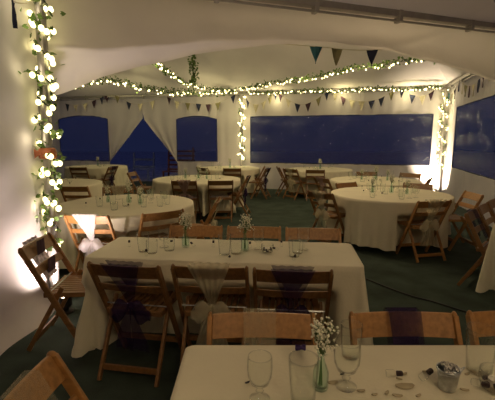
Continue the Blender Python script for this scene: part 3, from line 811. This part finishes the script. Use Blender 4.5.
def vase(seed, big=1.):
    rnd = random.Random(seed); root = empty('flower_vase', (0, 0, 0))
    b = MB(); b.lathe([(0, 0), (.024, 0), (.027, .006), (.027, .06), (.019, .085), (.0125, .10), (.0125, .125), (.0155, .130), (.0155, .135), (.013, .135), (.010, .125), (.010, .10), (.017, .084), (.024, .06), (.024, .01), (0, .01)], 16)
    b.build('bottle', 'green_glass', root, smooth=True)
    st = MB(); bl = MB()
    for k in range(18):
        a = rnd.uniform(0, 6.28); rr = rnd.uniform(.005, .042) * big; h = rnd.uniform(.165, .235)
        e = Vector((rr * math.cos(a), rr * math.sin(a), h)); st.tube([(.006 * math.cos(a + 3), .006 * math.sin(a + 3), .012), (0, 0, .12), e], .0013, 4)
        for j in range(9):
            q = e + Vector((rnd.gauss(0, .013), rnd.gauss(0, .013), rnd.gauss(-.004, .014))); st.tube([e - Vector((0, 0, .02)), q], .0007, 3); bl.ball(q, rnd.uniform(.0035, .006), 1)
    st.build('stems', 'stem', root); bl.build('blossoms', 'blossom', root)
    return root
mk('vase', lambda: vase(4))
def tealight():
    root = empty('tea_light_bowl', (0, 0, 0))
    glass_shape([(.02, 0), (.034, .004), (.042, .03), (.04, .055)]).build('bowl', 'glass', root, smooth=True)
    b = MB()
    rnd = random.Random(2)
    for k in range(14): b.ball((rnd.uniform(-.024, .024), rnd.uniform(-.024, .024), .012 + rnd.random() * .016), .008, 1)
    b.build('pebbles', 'dark', root)
    MB().lathe([(0, .012), (.018, .012), (.018, .03), (0, .03)], 14).build('candle', 'candle', root)
    return root
mk('tea', tealight)
GG = 'drinking glasses on the '; 
def put(kind, x, y, label, cat='glass', group=None, rz=0, sc=1.): return reg_copy(kind, (x, y, TZ), rz, label, sc, cat, group)
# foreground table
put('stem', .04, 1.15, 'clear goblet, leftmost glass on the foreground table', group=GG + 'foreground table', sc=.92)
put('tumbler', .18, 1.135, 'clear straight tumbler left of the foreground flower vase', group=GG + 'foreground table', sc=1.15)
put('stem', .34, 1.215, 'clear goblet just right of the foreground flower vase', group=GG + 'foreground table')
put('tumbler', .405, 1.40, 'clear tumbler by the far edge of the foreground table, behind a goblet', group=GG + 'foreground table')
put('vase', .25, 1.205, 'small green glass bottle of white gypsophila on the foreground table', 'vase', 'flower vases')
put('tumbler', .85, 1.30, 'clear tall tumbler near the right edge of the foreground table', group=GG + 'foreground table', sc=1.25)
put('tea', .845, 1.20, 'glass bowl with dark pebbles at the right edge of the foreground table', 'candle holder', 'tea light bowls', sc=1.25)
for x, y, l, rz in ((.50, 1.27, 'tiny dark capped favour bottle between the goblets and the steel pail', 1), (.61, 1.24, 'tiny dark capped favour bottle just left of the steel pail', 2), (.78, 1.22, 'tiny dark capped favour bottle just right of the steel pail', .5)):
    c = put('favour', x, y, l, 'favour', 'favour bottles on the foreground table', rz, 1.1)
    c.rotation_euler = (1.25, 0, rz); c.location.z = TZ + .013
def bucket(x, y, s=1.):
    root = empty('steel_pail', (x, y, TZ), 0, 'small galvanised steel pail filled with foil favours on the foreground table', 'pail')
    b = MB(); b.lathe([(0, 0), (.026, 0), (.027, .004), (.034, .066), (.037, .067), (.037, .071), (.034, .072), (.032, .068), (.025, .008), (0, .006)], 20); b.build('bucket', 'steel', root, smooth=True)
    b = MB(); rnd = random.Random(5)
    for k in range(34):
        a = rnd.uniform(0, 6.28); r = rnd.uniform(0, .027); b.ball((r * math.cos(a), r * math.sin(a), .065 + rnd.uniform(0, .012)), .0075, 1)
    b.build('foil_sweets', 'foil', root)
    b = MB(); b.tube([(-.036, 0, .067), (-.038, -.02, .06), (0, -.044, .066), (.04, -.02, .085), (.052, 0, .075), (.036, 0, .067)], .0016, 5); b.build('handle', 'steel', root)
    root.scale = (s, s, s)
bucket(.685, 1.205, 1.05)
def conf(x, y, sz, rz, label, m='confetti'):
    b = MB(); n = 10
    pts = []
    for k in range(n): a = 2 * PI * k / n; pts.append((sz * math.cos(a) * (1 + .12 * math.sin(3 * a)), sz * .5 * math.sin(a)))
    t = [b.bm.verts.new((p[0], p[1], .0012 + .002 * (p[0] / sz) ** 2)) for p in pts]; c = [b.bm.verts.new((p[0], p[1], .0002)) for p in pts]
    b.bm.faces.new(t); b.bm.faces.new(c[::-1])
    for k in range(n): b.bm.faces.new((c[k], c[(k + 1) % n], t[(k + 1) % n], t[k]))
    o = b.build('paper_leaf', m, loc=(x, y, TZ)); o.rotation_euler = (0, 0, rz)
    tag(o, label, 'confetti', 'paper leaves scattered on the foreground table')

for x, y, sz, rz, n in ((.57, 1.285, .013, .3, 'between the favour bottle and the pail, farther'), (.54, 1.255, .011, -.5, 'just right of the left favour bottle'), (.545, 1.215, .034, .05, 'long and thin, left of the steel pail'),
        (.47, 1.18, .012, .8, 'near the bottom edge, left one'), (.50, 1.165, .017, -.2, 'near the bottom edge, broad one'), (.425, 1.17, .011, .2, 'right of the goblet foot'), (.385, 1.19, .015, .1, 'beside the goblet foot'),
        (.57, 1.165, .012, .5, 'below the middle favour bottle'), (.655, 1.30, .012, 0, 'just behind the pail'), (.80, 1.285, .012, .4, 'by the tall tumbler at the right'), (.74, 1.195, .015, -.3, 'just right of the pail foot'), (.30, 1.235, .02, .2, 'between vase and goblet')):
    conf(x, y, sz, rz, 'small dry paper leaf on the foreground cloth, ' + n)
conf(.345, 1.285, .010, .6, 'small dark paper scrap by the goblet on the foreground cloth', 'dark'); conf(.0, 1.235, .010, .6, 'small dark paper scrap left of the leftmost goblet', 'dark')
# purple ribbon on the far edge of the foreground cloth
b = MB()
def f(u, v):
    a = u * 2 * PI * 1.6; return (.014 * math.cos(a) * (1.6 - u * .5) + .012 * u, .008 * math.sin(a) * (1.3 - .3 * u), .001 + .014 * v + .004 * math.sin(3 * a) + .004)
b.grid(f, 40, 3); tag(b.build('ribbon', 'purple', solid=.001, smooth=True, loc=(.21, 1.445, TZ - .001)), 'dark purple ribbon curl on the far edge of the foreground cloth', 'ribbon')

# middle table
GM = GG + 'middle table'
for k, x, y, l, sc in (('tumbler', -.79, 2.83, 'clear tumbler, leftmost on the middle table', 1.1), ('rocks', -.715, 2.79, 'short clear tumbler, second from the left on the middle table', 1.), ('stem', -.66, 2.95, 'goblet left of the left vase, farther back', 1.),
        ('rocks', -.60, 2.86, 'short clear tumbler just left of the left green vase', 1.), ('tumbler', -.17, 2.75, 'tall clear tumbler at the centre of the middle table', 1.15), ('rocks', -.085, 2.78, 'short clear tumbler beside the centre vase', 1.05),
        ('stem', .085, 2.90, 'goblet right of the centre vase on the middle table', 1.), ('tumbler', .34, 2.70, 'tall tumbler at the right of the middle table, nearest', 1.05), ('stem', .43, 2.88, 'goblet at the right of the middle table, farther', 1.05), ('rocks', .375, 2.79, 'short tumbler between the right goblet and tumbler', 1.)):
    put(k, x, y, l, group=GM, sc=sc)
put('vase', -.49, 2.96, 'green glass bottle vase at the left of the middle table', 'vase', 'flower vases', 1, 1.1)
put('vase', -.02, 2.86, 'green glass bottle vase of white flowers at the centre of the middle table', 'vase', 'flower vases', 2, 1.1)
put('tea', .15, 2.81, 'glass tea light bowl with dark pebbles on the middle table', 'candle holder', 'tea light bowls', 0, 1.15)
for i, (x, y, n) in enumerate(((-.94, 2.97, 'alone at the left end'), (-.655, 3.05, 'behind the left goblet'), (-.74, 2.72, 'in front of the leftmost tumblers'), (-.42, 2.95, 'right of the left vase'), (-.27, 2.96, 'between the vases'),
        (-.135, 2.66, 'in front of the centre tumbler'), (.02, 2.93, 'behind the goblet by the centre vase'), (.325, 2.60, 'in front of the right tumbler'), (.27, 2.97, 'right of the tea light bowl'), (.23, 2.86, 'close beside the tea light bowl'))):
    c = put('favour', x, y, 'dark capped favour bottle on the middle table, ' + n, 'favour', 'favour bottles on the middle table', i, 1.); 
    if i % 2: c.rotation_euler = (1.25, 0, i * 1.3); c.location.z = TZ + .013
# round tables
rnd = random.Random(21)
dens = [22, 20, 7, 8, 9, 9, 22, 20]
for i, (x, y, r, n) in enumerate(RT):
    put('vase', x + .03, y + .02, 'flower vase in the middle of the round table ' + n, 'vase', 'flower vases', i, 1.15)
    spots = [(x + .03, y + .02)]; tries = 0
    if i in (0, 1, 6, 7):
        for k, (dx, dy) in enumerate(((-.26, .05), (.22, -.12))):
            put('vase', x + dx, y + dy, ('left', 'right')[k] + ' small flower bottle on the round table ' + n, 'vase', 'flower vases', k + i, .9); spots.append((x + dx, y + dy))
    while len(spots) < dens[i] and tries < 400:
        tries += 1; a = rnd.uniform(0, 2 * PI); q = rnd.uniform(.14, r * .72); p = (x + q * math.cos(a), y + q * math.sin(a))
        if all(math.hypot(p[0] - s_[0], p[1] - s_[1]) > (.13 if q_ < 3 else .10) for q_, s_ in enumerate(spots)): spots.append(p)
    spots = spots[3:] if i in (0, 1, 6, 7) else spots[1:]
    for k, p in enumerate(spots):
        kind = ('stem', 'tumbler', 'rocks', 'favour')[k % 4]
        put(kind, p[0], p[1], ('drinking glass' if kind != 'favour' else 'dark favour bottle') + ' on the round table ' + n, 'glass' if kind != 'favour' else 'favour', ('glasses' if kind != 'favour' else 'favour bottles') + ' on the round table ' + n, k)
    if i in (6, 7, 0, 1):
        put('tea', x - .02, y + .80 * r, 'glass tea light bowl with dark pebbles on the round table ' + n, 'candle holder', 'tea light bowls')

# rust coloured ribbon round the near left pole
b = MB(); b.lathe([(.062, -.05), (.075, -.035), (.078, 0), (.072, .035), (.06, .05)], 20)
for sx in (-1, 1):
    b.grid(lambda u, v: (sx * (.02 + .06 * u), -.08 - .01 * math.sin(u * 3), (-.03 + .06 * v) * (.4 + u)), 6, 4)
tag(b.build('ribbon', 'red', solid=.002, smooth=True, loc=(PL.x + LEAN * .49, PL.y, 1.47)), 'rust coloured ribbon tied round the near left pole', 'ribbon')
# cable over the carpet
b = MB(); b.tube(smooth_path([(1.25, 4.45, .009), (1.43, 4.13, .009), (1.57, 3.9, .009), (1.71, 3.72, .009), (1.83, 3.62, .009), (2.0, 3.42, .009), (2.2, 3.2, .009)], .05), .008, 6)
tag(b.build('power_cable', 'black', smooth=True), 'black cable lying on the green carpet before the right tables', 'cable')

# small uplighters at the pole feet, lighting the fabric
def uplight(x, y, az, power, label, col=(1, .80, .62), tilt=18, size=80, blend=.7, r=.05):
    root = empty('uplighter', (x, y, 0), -math.radians(az), label, 'lamp', 'uplighters at the tent poles')
    MB().lathe([(0, .001), (.07, .001), (.07, .012), (.03, .02), (.03, .05), (0, .05)], 16).build('base', 'lampbody', root)
    b = MB(); b.lathe([(0, .05), (.045, .05), (.06, .07), (.06, .16), (.054, .16), (.054, .12), (0, .12)], 18); b.build('housing', 'lampbody', root)
    MB().lathe([(0, .122), (.052, .122), (.052, .126), (0, .127)], 18).build('lens', 'lens', root)
    L = bpy.data.lights.new('uplight_beam', 'SPOT'); L.energy = power; L.color = col; L.spot_size = math.radians(size); L.spot_blend = blend; L.shadow_soft_size = r
    o = bpy.data.objects.new('uplight_beam', L); C.objects.link(o); o.parent = root; o.location = (0, 0, .17)
    o.rotation_euler = (math.radians(180 - tilt), 0, 0)
    return root
q = PM + nb * .40 + UB * .40; uplight(q.x, q.y, 10, POW_M, 'small black uplighter at the foot of the middle back pole', size=120, tilt=38)
q = PC + Vector((-.30, -.34)); uplight(q.x, q.y, 45, POW_C, 'small black uplighter at the foot of the right corner pole', size=120, tilt=38)
uplight(-1.70, 3.40, -60, POW_L, 'small black uplighter at the foot of the near left pole', (1, .80, .74), tilt=12, size=140, blend=.9, r=.04)
def lamp(x, y, z, power, col=(1, .78, .45), r=.25, name='garland_light'):
    L = bpy.data.lights.new(name, 'POINT'); L.energy = power; L.color = col; L.shadow_soft_size = r
    o = bpy.data.objects.new(name, L); C.objects.link(o); o.location = (x, y, z)
YG = (1., .84, .42)
for z in (1.0, 1.6, 2.2, 2.7): 
    lamp(PM.x, PM.y - .15, z, 3.5 * PK, YG, .08); lamp(PC.x - .12, PC.y - .15, z, 3.5 * PK, YG, .08)
    lamp(PL.x - .03 + LEAN * z / 3, PL.y - .16, z, 2.2 * PK * .22, (1, .84, .55), .06)
for x, y, e in ((.9, 12.2, 5), (2.8, 11.7, 5), (4.6, 11.25, 5), (-1.4, 12.2, 7), (-3.4, 12.0, 7), (-5.4, 12.3, 7), (1.3, 9.2, 6), (2.4, 7.7, 6), (-1.6, 9.6, 6), (-1.75, 7.6, 6)): lamp(x, y, 2.85, e * GK, YG, .15)
# added fill lights, out of view: a glowing globe under each tent roof
def globe(x, y, z, power, label, rod, r=.2, col=(1, .75, .44)):
    root = empty('fill_globe', (x, y, z), 0, label, 'lamp', 'added fill lights under the roofs')
    b = MB(); b.ball((0, 0, 0), r, 3, (1, 1, .9)); b.build('glow_ball', glow('fill_glow', col, power), root, smooth=True)
    MB().tube([(0, 0, r * .85), (0, 0, rod)], .006, 6).build('cord', 'black', root)
globe(.9, -1.0, 3.3, FILL_NEAR, 'added fill light, round lantern hanging in the near tent behind us', .8)
globe(1.0, 6.6, 3.85, FILL_FAR, 'added fill light, round lantern hanging high in the back tent above the arched opening', .7)

# outside
mb = MB(); mb.grid(lambda u, v: (-30 + 60 * u, 2 + 50 * v, -.06), 6, 6); struct(mb.build('ground_outside', 'grass'))
def bench(x, y, rz, m, label, name, cat, L=1.5, slats=4, h=.95):
    root = empty(name, (x, y, -.06), rz, label, cat)
    for sx in (-1, 1):
        b = MB(); b.bar((sx * L * .45, 0, 0), (sx * L * .45, .12, h), .05, .05); b.build('leg', m, root)
        b = MB(); b.bar((sx * L * .45, -.42, 0), (sx * L * .45, -.42, .45), .05, .05); b.build('leg', m, root)
    b = MB()
    for k in range(slats): b.box((0, .05 + .03 * k, .52 + k * (h - .5) / slats), (L, .02, .07))
    b.build('backrest', m, root)
    b = MB()
    for k in range(4): b.box((0, -.40 + k * .11, .46), (L, .09, .025))
    b.build('seat', m, root)
    return root
q = CB + UB * 8.85 + NB * 1.3; bench(q.x, q.y, -.24, 'shed', 'dark red slatted bench standing outside the doorway', 'slatted_bench', 'bench', 1.1, 5, 1.35)
q = CB + UB * 10.9 + NB * 2.2; bench(q.x, q.y, -.24, 'palepaint', 'pale blue bench in the dark outside the doorway, farther left', 'slatted_bench', 'bench', 1.0, 2, 1.1)
W = bpy.data.worlds.new('night'); S.world = W; W.use_nodes = True; nt = W.node_tree; nt.nodes.clear()
out = nt.nodes.new('ShaderNodeOutputWorld'); bg = nt.nodes.new('ShaderNodeBackground'); tc = nt.nodes.new('ShaderNodeTexCoord')
sp = nt.nodes.new('ShaderNodeSeparateXYZ'); r = nt.nodes.new('ShaderNodeValToRGB')
nt.links.new(tc.outputs['Generated'], sp.inputs[0]); nt.links.new(sp.outputs['Z'], r.inputs['Fac'])
r.color_ramp.elements[0].color = (.008, .011, .036, 1); r.color_ramp.elements[1].color = (.016, .020, .070, 1); r.color_ramp.elements[1].position = .6
nt.links.new(r.outputs['Color'], bg.inputs['Color']); bg.inputs['Strength'].default_value = 1.0
nt.links.new(bg.outputs[0], out.inputs['Surface'])

# camera
cam = bpy.data.cameras.new('camera'); co = bpy.data.objects.new('camera', cam); C.objects.link(co)
cam.sensor_fit = 'HORIZONTAL'; cam.sensor_width = 36; cam.lens = 385 / 495 * 36; cam.clip_start = .05
co.location = (0, 0, 1.6); co.rotation_euler = (math.radians(90 - 9.0), 0, 0)
S.camera = co
S.view_settings.view_transform = 'Standard'; S.view_settings.look = 'None'; S.view_settings.gamma = 1; S.view_settings.exposure = EXPO
S.view_settings.use_curve_mapping = False
S.cycles.use_denoising = True
S.cycles.max_bounces = 10; S.cycles.transparent_max_bounces = 24
S.cycles.sample_clamp_indirect = 3.0; S.cycles.caustics_reflective = False; S.cycles.caustics_refractive = False
